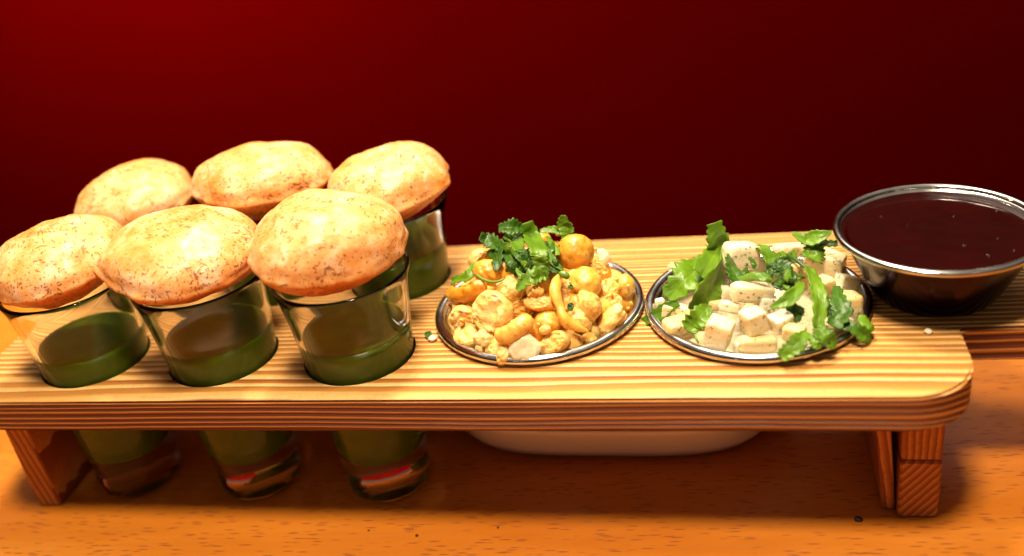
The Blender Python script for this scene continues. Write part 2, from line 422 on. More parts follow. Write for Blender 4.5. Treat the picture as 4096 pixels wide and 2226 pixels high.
bmesh.ops.bevel(bm, geom=rimE, offset=0.0008, segments=2, affect='EDGES')
board = bm_obj('board', bm, M_board, stand)
cut = bmesh.new()
def hole(x, y, r):
    bmesh.ops.create_cone(cut, cap_ends=True, segments=64, radius1=r, radius2=r, depth=0.08, matrix=Matrix.Translation((x - BC.x, y - BC.y, ZB - BT / 2)))
for gx in GX:
    for gy in (GYF, GYB): hole(gx, gy, 0.1105 * U)
for c in (C1, C2): hole(c.x, c.y, 0.196 * U)
cutter = bm_obj('cutter', cut, M_board, None, BC)
md = board.modifiers.new('holes', 'BOOLEAN'); md.operation = 'DIFFERENCE'; md.object = cutter; md.solver = 'EXACT'
bpy.context.view_layer.update()
dg = bpy.context.evaluated_depsgraph_get()
nm = bpy.data.meshes.new_from_object(board.evaluated_get(dg))
board.modifiers.clear(); board.data = nm; nm.name = 'board'
bpy.data.objects.remove(cutter)

def block(name, x0, x1, y0, y1, z0, z1, mat, parent, bev=0.0005, top_dx=0.0):
    base = parent_world(parent)
    bm = bmesh.new()
    bmesh.ops.create_cube(bm, size=1.0, matrix=Matrix.Translation(Vector(((x0 + x1) / 2, (y0 + y1) / 2, (z0 + z1) / 2)) - base) @ Matrix.Diagonal((x1 - x0, y1 - y0, z1 - z0, 1)))
    if top_dx:
        for v in bm.verts:
            if v.co.z + base.z > (z0 + z1) / 2: v.co.x += top_dx
    bmesh.ops.bevel(bm, geom=list(bm.edges), offset=bev, segments=2, affect='EDGES')
    return bm_obj(name, bm, mat, parent)
def parent_world(o):
    p = Vector(o.location)
    while o.parent: o = o.parent; p += Vector(o.location)
    return p
ZU = ZB - BT
for x0, x1 in ((0.2775 * U, 0.3455 * U), (-1.4935 * U, -1.4385 * U)):
    leg = empty('leg', Vector(((x0 + x1) / 2, 1.67 * U, 0)) - BC); leg.parent = stand
    zj = ZB - 0.185 * U
    y0 = 1.432 * U if x0 > 0 else 1.4166 * U
    if x0 < 0:
        block('plank', x0, x1, y0, 1.92 * U, 0.0002, ZU - 0.0002, M_legC, leg); continue
    block('lower_block', x0, x1, y0, 1.92 * U, 0.0002, zj - 0.0002, M_legA, leg)
    block('upper_block', x0 + 0.0003, x1, y0 + 0.0006, 1.919 * U, zj, ZU - 0.0002, M_legB, leg)
    if x0 > 0:
        block('inner_plank', x0 - 0.024 * U, x0 - 0.001 * U, y0 + 0.018 * U, 1.90 * U, 0.0004, ZU - 0.0004, M_legC, leg, 0.0004, -0.020 * U)

# ------------------------------------------------------------------ shot glasses, mint water
def glass_profile():
    H = 0.4991 * U                            # full height, foot on the table
    def ro(z):                                # outer radius
        t = z / H
        if t < 0.63: return (0.0862 + (0.1070 - 0.0862) * (t / 0.63) ** 1.1) * U
        s = (t - 0.63) / 0.37
        return (0.1070 + 0.0175 * s + 0.0075 * s ** 4) * U
    pr = [(0, 0.0008), (0.070 * U, 0.0008), (0.080 * U, 0.0), (0.0862 * U, 0.0012)]
    n = 26
    for i in range(1, n):
        z = 0.0012 + (H - 0.0012 - 0.0012) * i / n
        g = 0
        if 0.09 < z / H < 0.15: g = 0.0006 * math.sin((z / H - 0.09) / 0.06 * math.pi)   # pressed ring above the foot
        pr.append((ro(z) - g, z))
    rt = ro(H)
    pr += [(rt - 0.0000, H - 0.0012), (rt - 0.0002, H - 0.0004), (rt - 0.0008, H), (rt - 0.0014, H - 0.0004), (rt - 0.0017, H - 0.0014)]
    zi = 0.088 * U                            # inner floor
    for i in range(n - 1, 0, -1):
        z = zi + 0.004 + (H - 0.004 - zi - 0.003) * i / n
        pr.append((ro(z) - 0.0017 - 0.0008 * (1 - z / H), z))
    pr += [(ro(zi) - 0.0042, zi + 0.0012), (ro(zi) - 0.007, zi), (0, zi)]
    return pr, ro, zi
GP, RO, ZI = glass_profile()
GV, GF = lathe(GP, 72)
def mint_mesh(level):
    """fills the glass and bites a hair into its wall, so no air gap shows"""
    pr = [(0, ZI - 0.0004), (RO(ZI) - 0.0065, ZI - 0.0004), (RO(ZI) - 0.0030, ZI + 0.0010)]
    n = 14
    for i in range(1, n + 1):
        z = ZI + 0.003 + (level - ZI - 0.003) * i / n
        pr.append((RO(z) - 0.0014, z))
    top = RO(level) - 0.0014
    pr += [(top - 0.0006, level - 0.0003), (top - 0.0016, level - 0.0006), (top * 0.6, level - 0.0007), (0, level - 0.0007)]
    return lathe(pr, 64)
gl_names = [('front', GYF, ['far left', 'middle', 'right-hand']), ('back', GYB, ['far left', 'middle', 'right-hand'])]
spot = {('front', 0): 'leftmost in the front row', ('front', 1): 'in the middle of the front row', ('front', 2): 'in the front row beside the chickpeas',
        ('back', 0): 'leftmost in the back row', ('back', 1): 'in the middle of the back row', ('back', 2): 'in the back row nearest the chickpeas'}
gme = None
levels = [0.050, 0.060, 0.060, 0.06, 0.065, 0.085]
k = 0
for row, gy in (('front', GYF), ('back', GYB)):
    for i, gx in enumerate(GX):
        o = mesh('shot_glass', GV, GF, M_glass, None, (gx, gy, 0.0004)) if gme is None else None
        if o is None:
            o = bpy.data.objects.new('shot_glass', gme); COL.objects.link(o); o.location = (gx, gy, 0.0004)
        gme = o.data
        tag(o, 'clear flared shot glass set through the board, ' + spot[(row, i)], 'shot glass', 'shot glasses set through the board')
        V, F = mint_mesh(ZB + levels[k] * U)
        m = mesh('mint_drink', V, F, M_mint, None, (gx, gy, 0.0004))
        tag(m, 'murky green mint drink in the glass ' + spot[(row, i)], 'mint drink', 'mint drinks in the glasses')
        k += 1

# ------------------------------------------------------------------ puris
def puri(px, py, y, a, kup, kdn, tilt, yaw, seed, label, dent=None, point=None):
    c = on_y(px * 4096 / 2576, py * 4096 / 2576, y)
    V, F = [], []
    nu, nv = 112, 64
    rnd = random.Random(seed)
    ph = [rnd.uniform(0, 6.28) for _ in range(4)]
    for j in range(nv + 1):
        la = -math.pi / 2 + math.pi * j / nv
        for i in range(nu):
            lo = 2 * math.pi * i / nu
            ex = 2.15 if la >= 0 else 1.5
            cc, ss = max(0.0, math.cos(la)), abs(math.sin(la))
            kk = (cc ** ex + ss ** ex) ** (-1 / ex)
            cl = cc * kk
            d = Vector((cl * math.cos(lo), cl * math.sin(lo), math.copysign(ss * kk, la)))
            outl = 1 + 0.035 * math.sin(2 * lo + ph[0]) + 0.03 * math.sin(3 * lo + ph[1]) + 0.014 * math.sin(5 * lo + ph[2])
            if point is not None:
                dl = math.atan2(math.sin(lo - point), math.cos(lo - point))
                outl += 0.10 * math.exp(-(dl / 0.30) ** 2) * math.exp(-(la / 0.35) ** 2)
            seam = (0.026 + 0.012 * math.sin(17 * lo + ph[0]) * math.sin(5 * lo + ph[1])) * math.exp(-((la + 0.02 + 0.05 * math.sin(2 * lo + ph[3])) / 0.08) ** 2)
            z = d.z * (kup * 0.92 if d.z > 0 else kdn * 1.12)
            n1 = nz(d, 1.6, seed, 2); n2 = nz(d, 4.5, seed + 9, 3); n3 = nz(d, 12, seed + 4, 2)
            r = outl * (1 + 0.035 * n1 + 0.010 * n2 + 0.004 * n3)
            p = Vector((d.x * (r + seam), d.y * (r + seam), z * (1 + 0.08 * n1 + 0.018 * n2 + 0.006 * n3)))
            # pleats where the thin crust folds in under the seam
            if la < 0.1: p.x *= 1 + 0.012 * math.sin(11 * lo + 3 * n1); p.y *= 1 + 0.012 * math.sin(11 * lo + 3 * n1)
            if dent:
                for (dx, dy, dr, dd) in dent:
                    q = math.exp(-((p.x - dx) ** 2 + (p.y - dy) ** 2) / (dr * dr))
                    if d.z > 0: p.z -= dd * q
            V.append(p * (a * U))
    for j in range(nv):
        for i in range(nu):
            i2 = (i + 1) % nu
            F.append((j * nu + i, j * nu + i2, (j + 1) * nu + i2, (j + 1) * nu + i))
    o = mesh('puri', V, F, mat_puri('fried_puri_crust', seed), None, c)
    o.rotation_euler = Euler((math.radians(tilt[0]), math.radians(tilt[1]), yaw), 'XYZ')
    tag(o, label, 'puri', 'puffed puris resting on the glasses')
    return o
puri(149, 666, 1.521 * U, 0.131, 0.66, 0.50, (4, -4), 0.3, 1, 'speckled golden puri on the leftmost front glass, cut by the picture edge')
puri(461, 648, 1.524 * U, 0.149, 0.58, 0.44, (2, -5), 2.1, 2, 'speckled puri on the middle front glass, pointed at its left end', point=math.pi - 2.1 + 0.25)
puri(824, 620, 1.528 * U, 0.141, 0.72, 0.50, (7, 3), 0.9, 3, 'large crisp speckled puri with a dimpled crown on the front glass beside the chickpeas', dent=[(0.05, 0.12, 0.28, 0.10), (0.35, 0.0, 0.18, 0.05)])
puri(347, 508, 1.824 * U, 0.131, 0.66, 0.50, (0, -3), 1.4, 4, 'soft-edged golden puri on the leftmost back glass, behind the others')
puri(664, 461, 1.824 * U, 0.146, 0.60, 0.46, (3, -5), 4.1, 5, 'tall blurred puri on the middle back glass, highest of all')
puri(978, 470, 1.824 * U, 0.130, 0.66, 0.48, (2, -2), 0.0, 6, 'puri with a pointed right end on the back glass nearest the chickpeas', point=-0.05)

# ------------------------------------------------------------------ steel cups
def steel_cup(c, rr, rb, h, tube, label, outside=None):
    """c: centre on the board's top plane at the rim's height; rim ring = part, bowl = part"""
    base = Vector((c.x, c.y, c.z - h))
    e = tag(empty('steel_cup', base), label, 'steel cup', 'small steel cups on the board')
    rw = rr - 2 * tube + 0.0004
    n = 14
    pr = [(0, 0.0006), (rb * 0.75, 0.0006), (rb - 0.0008, 0.0)]
    for i in range(0, n + 1):
        t = i / n
        pr.append((rb + (rw - rb) * (t ** 0.92), 0.0010 + (h - 0.0012) * t))
    th = 0.0007
    for i in range(n, -1, -1):
        t = i / n
        pr.append((rb + (rw - rb) * (t ** 0.92) - th, 0.0014 + (h - 0.0016) * t))
    pr += [(rb - 0.0022, 0.0013), (0, 0.0014)]
    V, F = lathe(pr, 96); bo = mesh('bowl', V, F, M_steel, e)
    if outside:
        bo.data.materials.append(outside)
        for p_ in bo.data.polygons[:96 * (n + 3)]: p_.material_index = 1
    ring = [(rr - tube + tube * math.cos(a), h + tube * 0.85 * math.sin(a)) for a in [2 * math.pi * i / 16 for i in range(16)]]
    V, F = lathe(ring, 128, closed=True); mesh('rolled_rim', V, F, M_steel, e)
    return e
TB = 0.0105 * U
steel_cup(C1 + Vector((0, 0, TB + 0.0002)), RC, 0.125 * U, 0.150 * U, TB, 'steel cup sunk in the board, heaped with chickpeas')
steel_cup(C2 + Vector((0, 0, TB + 0.0002)), RC, 0.125 * U, 0.150 * U, TB, 'steel cup sunk in the board, filled with potato cubes')
H3 = 0.1272 * U
steel_cup(C3 + Vector((0, 0, H3 + 0.0003)), 0.1836 * U, 0.112 * U, H3, 0.0072 * U, outside=NT('dark_reflection_steel').set(color=(0.028, 0.006, 0.005), metal=1.0, rough=0.2).m, label='steel cup standing on top of the board at right, full of dark sauce')  # outer steel coloured near black: a dark reflection painted into the bowl
# sauce
def sauce():
    lv = H3 - 0.011 * U
    R = 0.1836 * U - 0.0172 * U
    V, F = [], []
    nr, n = 26, 96
    V.append((0, 0, lv))
    for j in range(1, nr + 1):
        t = j / nr; r = R * t
        for i in range(n):
            a = 2 * math.pi * i / n
            x, y = r * math.cos(a), r * math.sin(a)
            z = lv + 0.00010 * nz((x, y, 0), 120, 3, 2) * (1 - t ** 4) + 0.0011 * max(0, (t - 0.94) / 0.06) ** 2
            V.append((x, y, z))
    for i in range(n): F.append((0, 1 + i, 1 + (i + 1) % n))
    for j in range(nr - 1):
        for i in range(n):
            a, b = 1 + j * n + i, 1 + j * n + (i + 1) % n
            F.append((a, a + n, b + n, b))
    # skirt down along the wall and a floor
    s = len(V)
    for i in range(n):
        a = 2 * math.pi * i / n; V.append((0.112 * U * math.cos(a), 0.112 * U * math.sin(a), 0.0022))
    for i in range(n):
        a, b = 1 + (nr - 1) * n + i, 1 + (nr - 1) * n + (i + 1) % n
        F.append((a, s + i, s + (i + 1) % n, b))
    V.append((0, 0, 0.0022)); m = len(V) - 1
    for i in range(n): F.append((s + (i + 1) % n, s + i, m))
    o = mesh('tamarind_sauce', V, F, M_sauce, None, (C3.x, C3.y, C3.z + 0.0003))
    tag(o, 'smooth dark red-brown sauce filling the standing steel cup', 'sauce')
    # seeds and bubbles just breaking the surface: parts of the sauce
    rnd = random.Random(8)
    for k in range(10):
        a = rnd.uniform(0, 6.28); r = R * 0.85 * math.sqrt(rnd.random()); s_ = rnd.uniform(0.0003, 0.0006)
        V2, F2 = lathe([(0, -s_), (s_ * 0.8, -s_ * 0.5), (s_, 0), (s_ * 0.8, s_ * 0.45), (0, s_ * 0.62)], 10)
        V2 = [(x * rnd.uniform(1.0, 2.0), y, z) for x, y, z in V2]
        b = mesh('seed', V2, F2, M_sauce, o, (r * math.cos(a), r * math.sin(a), lv)); b.rotation_euler[2] = rnd.uniform(0, 3)
sauce()

# ------------------------------------------------------------------ chickpea heap
D1 = dict(c=C1, R=0.215 * U, H=0.155 * U, z0=ZB - 0.012 * U)
def c3px(x, y): return 1700 + x / 2.0, 800 + y / 2.0
def c4px(x, y): return 2500 + x / 2.154, 850 + y / 2.154
ico = {}
def icosphere(sub):
    if sub not in ico:
        bm = bmesh.new(); bmesh.ops.create_icosphere(bm, subdivisions=sub, radius=1.0)
        bm.verts.ensure_lookup_table()
        ico[sub] = ([v.co.copy() for v in bm.verts], [tuple(v.index for v in f.verts) for f in bm.faces]); bm.free()
    return ico[sub]
def camframe(ang=0.0):
    X = CX * math.cos(ang) + CY * math.sin(ang); Y = -CX * math.sin(ang) + CY * math.cos(ang)
    return X, Y, -CF
def chunk(name, x, y, w, h, kind, label, seed, ang=0.0, conv=c3px, dome=D1, sink=0.35, mat=None, sc=2.0, off=0.0, cat='chickpea', group='chickpeas heaped in the steel cup'):
    rnd = random.Random(seed * 13 + 5)
    p = on_dome(*conv(x, y), **dome)
    rw, rh = px2m(w / sc, p) / 2 * 1.1, px2m(h / sc, p) / 2 * 1.1
    rd = min(rw, rh) * 1.0
    X, Y, Z = camframe(math.radians(ang))
    c = p - Z * (sink * rd) + Z * (off * U)
    V0, F = icosphere(4)
    Rm = Euler((rnd.uniform(0, 6.28), rnd.uniform(0, 6.28), rnd.uniform(0, 6.28))).to_matrix()
    cutn = Vector((rnd.uniform(-0.7, 0.7), rnd.uniform(-0.3, 0.8), rnd.uniform(0.25, 0.9))).normalized()
    V = []
    for v in V0:
        q = Rm @ v
        if kind == 'whole':
            r = 1 + 0.04 * nz(v, 1.4, seed, 2)
            r -= 0.10 * math.exp(-(q.x / 0.10) ** 2) * max(0, q.z + 0.3)           # crease between the two halves
            r += 0.16 * math.exp(-((q - Vector((0, 0.75, 0.66))).length / 0.28) ** 2)   # beak
            r += 0.012 * nz(v, 9, seed, 2) + 0.05 * nz(v, 2.6, seed + 2, 3)
            r -= 0.07 * max(0.0, nz(q, 3.0, seed + 6, 3) - 0.18) / 0.3                # loose skin and chips
            d = v * r
        elif kind == 'half':
            r = 1 + 0.05 * nz(v, 1.6, seed, 2) + 0.02 * nz(v, 6, seed, 2)
            d = v * r
            k_ = d.dot(cutn) - (0.42 + 0.16 * nz(v, 2.2, seed + 3, 2))
            if k_ > 0: d = d - cutn * (k_ * (0.92 + 0.0)) + cutn * 0.15 * nz(d, 5, seed, 3)
        elif kind == 'mealy':
            r = 1 + 0.22 * nz(v, 1.5, seed, 2) + 0.09 * nz(v, 4, seed, 3) + 0.05 * nz(v, 14, seed, 2)
            d = v * r
        elif kind == 'flat':
            r = 1 + 0.16 * nz(v, 1.6, seed, 2) + 0.06 * nz(v, 5, seed, 3)
            d = Vector((v.x * r, v.y * r, v.z * r * 0.6))
            d.z += 0.25 * (d.x * d.x)
        elif kind == 'skin':
            r = 1 + 0.18 * nz(v, 1.6, seed, 2) + 0.07 * nz(v, 5, seed, 3)
            d = Vector((v.x * r, v.y * r, v.z * r * 0.7 - 0.25 * max(0, 1 - v.x ** 2 - v.y ** 2) * (v.z > 0)))
        V.append(X * (d.x * rw) + Y * (d.y * rh) + Z * (d.z * rd))
    if mat is None: mat = M_chick if kind in ('whole',) else (M_skin if kind == 'skin' else M_mealy)
    o = mesh(name, V, F, mat, None, c)
    return tag(o, label, cat, group)
def catmull(pts, n):
    P = [pts[0] * 2 - pts[1]] + list(pts) + [pts[-1] * 2 - pts[-2]]
    out = []
    m = len(pts) - 1
    for i in range(n + 1):
        t = i / n * m; k = min(int(t), m - 1); u = t - k
        a, b, c, d = P[k:k + 4]
        out.append(((b * 2) + (c - a) * u + (a * 2 - b * 5 + c * 4 - d) * u * u + (b * 3 - a - c * 3 + d) * u ** 3) * 0.5)
    return out
def tube(name, pts, radii, mat, label, cat, group, seed=0, flat=1.0, rough=0.08, n=48, m=18):
    """bent, tapered, round-ended body along 3-D points"""
    c0 = sum(pts, Vector()) / len(pts)
    C = catmull(pts, n)
    rr = catmull([Vector((r, 0, 0)) for r in radii], n)
    V, F = [], []
    for i, p in enumerate(C):
        T = (C[min(i + 1, n)] - C[max(i - 1, 0)]).normalized()
        A = T.cross(CF).normalized(); B = T.cross(A).normalized()
        t = i / n; cap = min(1.0, math.sqrt(max(0.0, min(t, 1 - t) / 0.17) * (2 - min(1, min(t, 1 - t) / 0.17)) if min(t, 1 - t) < 0.17 else 1.0))
        r = max(rr[i].x, 1e-5) * max(cap, 0.03)
        for j in range(m):
            a = 2 * math.pi * j / m
            e = 1 + rough * 1.5 * nz((i * 0.11, math.cos(a), math.sin(a)), 1.5, seed, 3)
            V.append(p - c0 + A * (math.cos(a) * r * e) + B * (math.sin(a) * r * e * flat))
    for i in range(n):
        for j in range(m):
            j2 = (j + 1) % m
            F.append((i * m + j, i * m + j2, (i + 1) * m + j2, (i + 1) * m + j))
    F.append(tuple(range(m))[::-1]); F.append(tuple(n * m + j for j in range(m)))
    return tag(mesh(name, V, F, mat, None, c0), label, cat, group)

# mashed base under the heap (nobody could count it)
def heap_base(name, c, R, H, z0, mat, label, cat, seed, bumps):
    V, F = [], []
    nr, n = 40, 110
    V.append((0, 0, z0 + H))
    for j in range(1, nr + 1):
        t = j / nr
        for i in range(n):
            a = 2 * math.pi * i / n
            x, y = R * t * math.cos(a), R * t * math.sin(a)
            b = noise.voronoi(Vector((x, y, seed)) * bumps)[0][0]
            V.append((x, y, z0 + H * (1 - t * t) + (0.45 - min(b, 0.9)) * 0.006 * (1 - t ** 6) - 0.02 * max(0, t - 0.95) / 0.05 * 0.35))
    for i in range(n): F.append((0, 1 + i, 1 + (i + 1) % n))
    for j in range(nr - 1):
        for i in range(n):
            a, b = 1 + j * n + i, 1 + j * n + (i + 1) % n
            F.append((a, a + n, b + n, b))
    V = [(x, y, z - c.z) for x, y, z in V]
    o = mesh(name, V, F, mat, None, c)
    return tag(o, label, cat, None, 'stuff')
heap_base('chickpea_mash', C1, 0.186 * U, 0.115 * U, ZB - 0.030 * U, M_chick, 'orange mashed chickpea filling under the heaped chickpeas', 'chickpea mash', 3, 95)

CH = [  # x, y, w, h in the close-up, kind, label, angle, forward offset (units), sink
 (1200, 420, 275, 268, 'whole', 'shiny round orange chickpea at the right of the leaves, highest of all', 0, 0.018, 0.3),
 (450, 485, 195, 180, 'half', 'yellow chickpea at the upper left of the heap, under a leaf', 10, 0.0, 0.3),
 (510, 580, 240, 190, 'whole', 'smooth orange chickpea just below the upper left yellow one', -20, 0.0, 0.3),
 (630, 560, 150, 200, 'whole', 'deep orange chickpea in the shade left of the broad leaf', 0, -0.02, 0.4),
 (350, 830, 260, 130, 'half', 'orange chickpea half beneath the hollow crescent piece', 15, -0.012, 0.4),
 (310, 965, 230, 225, 'half', 'plump chickpea low at the left edge of the heap', 0, 0.0, 0.3),
 (345, 1095, 225, 195, 'half', 'split amber chickpea lowest at the left against the rim', 0, -0.005, 0.35),
 (545, 905, 320, 330, 'half', 'large pale lumpy chickpea at the left front of the heap', 20, 0.006, 0.35),
 (475, 1110, 160, 130, 'mealy', 'crumbled pale chickpea bit below the large lumpy one', 0, 0.0, 0.2),
 (685, 725, 200, 195, 'mealy', 'broken mealy chickpea below the leaves at centre left', 0, 0.0, 0.3),
 (920, 832, 245, 118, 'half', 'long pale chickpea half lying level in the middle of the heap', -8, 0.008, 0.3),
 (890, 735, 105, 80, 'mealy', 'small pale crumb on top of the level chickpea half', 0, 0.012, 0.0),
 (775, 870, 190, 130, 'half', 'orange chickpea wedged under the level half', 10, -0.012, 0.4),
 (985, 980, 200, 190, 'whole', 'round orange chickpea at the centre front of the heap', 0, -0.004, 0.35),
 (960, 1040, 90, 70, 'flat', 'small torn skin flap on the centre front chickpea', 10, 0.012, 0.0),
 (1285, 670, 245, 250, 'whole', 'large pale smooth chickpea at centre right below the highest one', 15, 0.004, 0.35),
 (1310, 850, 180, 230, 'mealy', 'ragged broken chickpea below the large smooth one at right', 30, 0.010, 0.3),
 (1240, 970, 200, 200, 'mealy', 'mealy chickpea body behind the long curved strip', 0, -0.006, 0.4),
 (1475, 720, 150, 190, 'half', 'pinkish brown chickpea at the right flank of the heap', 0, 0.0, 0.3),
 (1500, 820, 150, 135, 'half', 'amber chickpea low on the right flank under the pinkish one', 0, 0.0, 0.3),
 (1600, 690, 150, 175, 'whole', 'smooth chickpea outermost at the right by the far rim', 0, 0.0, 0.3),
 (1480, 975, 290, 150, 'mealy', 'long grainy chickpea piece slanting up at the lower right', 48, 0.0, 0.3),
 (1370, 560, 160, 120, 'half', 'pale chickpea piece right under the highest chickpea', 0, -0.004, 0.3),
 (1045, 1140, 225, 160, 'half', 'pale cut chickpea at the front right resting on the rim', 25, 0.006, 0.25),
 (955, 1205, 150, 130, 'half', 'small cream chickpea half at the front beside the clear skin', 0, 0.0, 0.3),
 (635, 1240, 110, 150, 'mealy', 'pale broken flake at the front left of the clear skin', -25, 0.010, 0.1),
 (585, 1190, 150, 110, 'half', 'orange chickpea low at the front inside the rim', 0, -0.006, 0.3),
 (450, 1190, 95, 80, 'half', 'tiny amber chickpea bit in the gap at the front left', 0, -0.004, 0.3),
 (1185, 1130, 160, 115, 'half', 'reddish chickpea in the shade at the front right', 0, -0.012, 0.4),
 (1315, 1105, 110, 80, 'half', 'small orange bit by the rim at the lower right', 0, -0.004, 0.3),
 (945, 305, 130, 100, 'whole', 'beige chickpea showing behind the topmost leaves', 0, -0.045, 0.3),
 (1110, 820, 110, 200, 'half', 'orange chickpea seen behind the upper bend of the strip', 0, -0.018, 0.4),
 (800, 660, 190, 150, 'half', 'orange chickpea behind the serrated leaf at centre', 0, -0.02, 0.4),
 (1010, 640, 150, 200, 'half', 'deep orange chickpea shaded right of the broad leaf', 0, -0.025, 0.4),
]
for i, (x, y, w_, h_, kd, lb, an, of, sk) in enumerate(CH):
    chunk('chickpea', x, y, w_, h_, kd, lb, i + 1, an, sink=sk, off=of)
chunk('chickpea_skin', 795, 1185, 225, 215, 'skin', 'clear whitish chickpea skin hanging at the front over the rim', 91, -10, off=0.012, sink=0.2, cat='chickpea skin', group=None)
chunk('onion_piece', 1400, 470, 165, 140, 'skin', 'clear pinkish onion piece behind the highest chickpea', 92, 0, off=-0.01, cat='onion', group=None)
rf = random.Random(77)
for i in range(46):
    a = rf.uniform(0, 6.28); t = math.sqrt(rf.random()) * 0.86
    p3 = Vector((C1.x + 0.2 * U * t * math.cos(a), C1.y + 0.2 * U * t * math.sin(a), ZB - 0.040 * U + 0.145 * U * (1 - t * t)))
    V0, F0 = icosphere(3); kd = rf.choice((0, 0, 1)); rad = rf.uniform(0.021, 0.031) * U
    V = [v * (rad * (1 + 0.10 * nz(v, 1.5, i, 2) + (0.14 * nz(v, 4, i, 3) if kd else 0.03 * nz(v, 6, i, 2)))) for v in V0]
    tag(mesh('chickpea', V, F0, M_mealy if kd else M_chick, None, p3), 'chickpea packed beneath the outer layer of the heap', 'chickpea', 'chickpeas packed inside the heap')
def scatter_crumbs(name, label, dome, cx_, n_, mat, seed, rmin, rmax):
    rr_ = random.Random(seed); V, F = [], []
    V0, F0 = icosphere(1)
    for i in range(n_):
        a = rr_.uniform(0, 6.28); t = math.sqrt(rr_.uniform(0.30, 1)) * 0.9
        c_ = Vector((dome['R'] * t * math.cos(a), dome['R'] * t * math.sin(a), dome['z0'] - cx_.z + dome['H'] * (1 - t * t) + rr_.uniform(-0.002, 0.0035)))
        s_ = rr_.uniform(rmin, rmax); b = len(V)
        V += [c_ + v * (s_ * (1 + 0.5 * nz(v, 1.5, seed + i, 2))) for v in V0]
        F += [tuple(b + k_ for k_ in f_) for f_ in F0]
    tag(mesh(name, V, F, mat, None, cx_, smooth=False), label, 'crumbs', None, 'stuff')
scatter_crumbs('chickpea_crumbs', 'fine pale crumbs scattered over the chickpea heap', D1, C1, 70, M_mealy, 5, 0.0004, 0.0011)
def dpt(x, y, off=0.0, conv=c3px, dome=D1):
    p = on_dome(*conv(x, y), **dome); return p - CF * (off * U)
def px(n_, p, sc=2.0): return px2m(n_ / sc, p)
q = dpt(700, 900)
tube('chickpea', [dpt(205, 720, 0.02), dpt(260, 770, 0.022), dpt(360, 745, 0.02), dpt(490, 655, 0.012)], [px(52, q), px(68, q), px(72, q), px(55, q)], M_chick,
     'hollow crescent chickpea shell at the far left of the heap', 'chickpea', 'chickpeas heaped in the steel cup', 5, 0.8, 0.18)
tube('chickpea', [dpt(565, 1085, 0.02), dpt(660, 1070, 0.024), dpt(750, 1015, 0.024), dpt(850, 930, 0.02)], [px(58, q), px(70, q), px(74, q), px(62, q)], M_chick,
     'plump bent chickpea half at the front left, curled like a bean', 'chickpea', 'chickpeas heaped in the steel cup', 6, 0.85, 0.12)
tube('chickpea', [dpt(1075, 590, 0.016), dpt(1035, 720, 0.026), dpt(1075, 860, 0.026), dpt(1130, 975, 0.024), dpt(1310, 1055, 0.018)], [px(28, q), px(48, q), px(34, q), px(44, q), px(22, q)], M_chick,
     'long curved yellow chickpea strip down the right of the heap', 'chickpea', 'chickpeas heaped in the steel cup', 7, 0.7, 0.12, 40)

# ------------------------------------------------------------------ potato cubes
D2 = dict(c=C2, R=0.215 * U, H=0.095 * U, z0=ZB - 0.010 * U)
def rbox(n=9, p=5.0):
    V, F = [], []
    key = {}
    def vid(a, b, c):
        k_ = (round(a, 5), round(b, 5), round(c, 5))
        if k_ not in key: key[k_] = len(V); V.append(Vector((a, b, c)))
        return key[k_]
    g = [math.tan((-1 + 2 * i / n) * 0.785) for i in range(n + 1)]
    for ax in range(3):
        for s in (-1, 1):
            for i in range(n):
                for j in range(n):
                    q_ = []
                    for (u, v) in ((i, j), (i + 1, j), (i + 1, j + 1), (i, j + 1)):
                        t = [0, 0, 0]; t[ax] = s; t[(ax + 1) % 3] = g[u]; t[(ax + 2) % 3] = g[v]
                        q_.append(vid(*t))
                    F.append(tuple(q_) if s > 0 else tuple(q_[::-1]))
    out = []
    for v in V:
        d = (abs(v.x) ** p + abs(v.y) ** p + abs(v.z) ** p) ** (-1 / p)
        out.append(v * d)
    return out, F
BX = rbox(14, 10.0); BXr = rbox(14, 5.0)
def potato(x, y, w_, h_, label, seed, rot=None, off=0.0, sink=0.35, rounded=False):
    rnd = random.Random(seed * 7 + 1)
    p = on_dome(*c4px(x, y), **D2)
    sw, sh = px2m(w_ / 2.154, p), px2m(h_ / 2.154, p)
    rx, rz = rot if rot else (rnd.uniform(18, 34), rnd.uniform(-38, 38))
    ry = rnd.uniform(-14, 14)
    Rm = Euler((math.radians(rx), math.radians(rz), math.radians(ry)), 'ZYX').to_matrix()
    Rm = Matrix.Rotation(math.radians(rx), 3, 'X') @ Matrix.Rotation(math.radians(rz), 3, 'Y') @ Matrix.Rotation(math.radians(ry), 3, 'Z')
    b = Vector((sw, sh, min(sw, sh)))
    # shrink so that the turned box still spans about w x h in the picture
    ext = [sum(abs(Rm[i][j]) * b[j] for j in range(3)) for i in range(2)]
    b = Vector((b.x * sw / ext[0], b.y * sh / ext[1], b.z * 0.5 * (sw / ext[0] + sh / ext[1]))) * 0.5 * 1.12
    X, Y, Z = camframe()
    src = BXr if rounded else BX
    V = []
    for v in src[0]:
        r = 1 + 0.05 * nz(v, 1.1, seed, 2) + 0.035 * nz(v, 3.2, seed, 3) + 0.008 * nz(v, 9, seed, 2)
        d = Rm @ Vector((v.x * b.x * r, v.y * b.y * r, v.z * b.z * r))
        V.append(X * d.x + Y * d.y + Z * d.z)
    c = p - Z * (sink * min(b)) + Z * (off * U)
    o = mesh('potato_cube', V, src[1], M_potato, None, c)
    return tag(o, label, 'potato', 'potato cubes in the steel cup')
heap_base('potato_crumble', C2, 0.178 * U, 0.045 * U, ZB - 0.062 * U, M_potato, 'crumbled potato lying under the potato cubes', 'potato crumble', 5, 85)
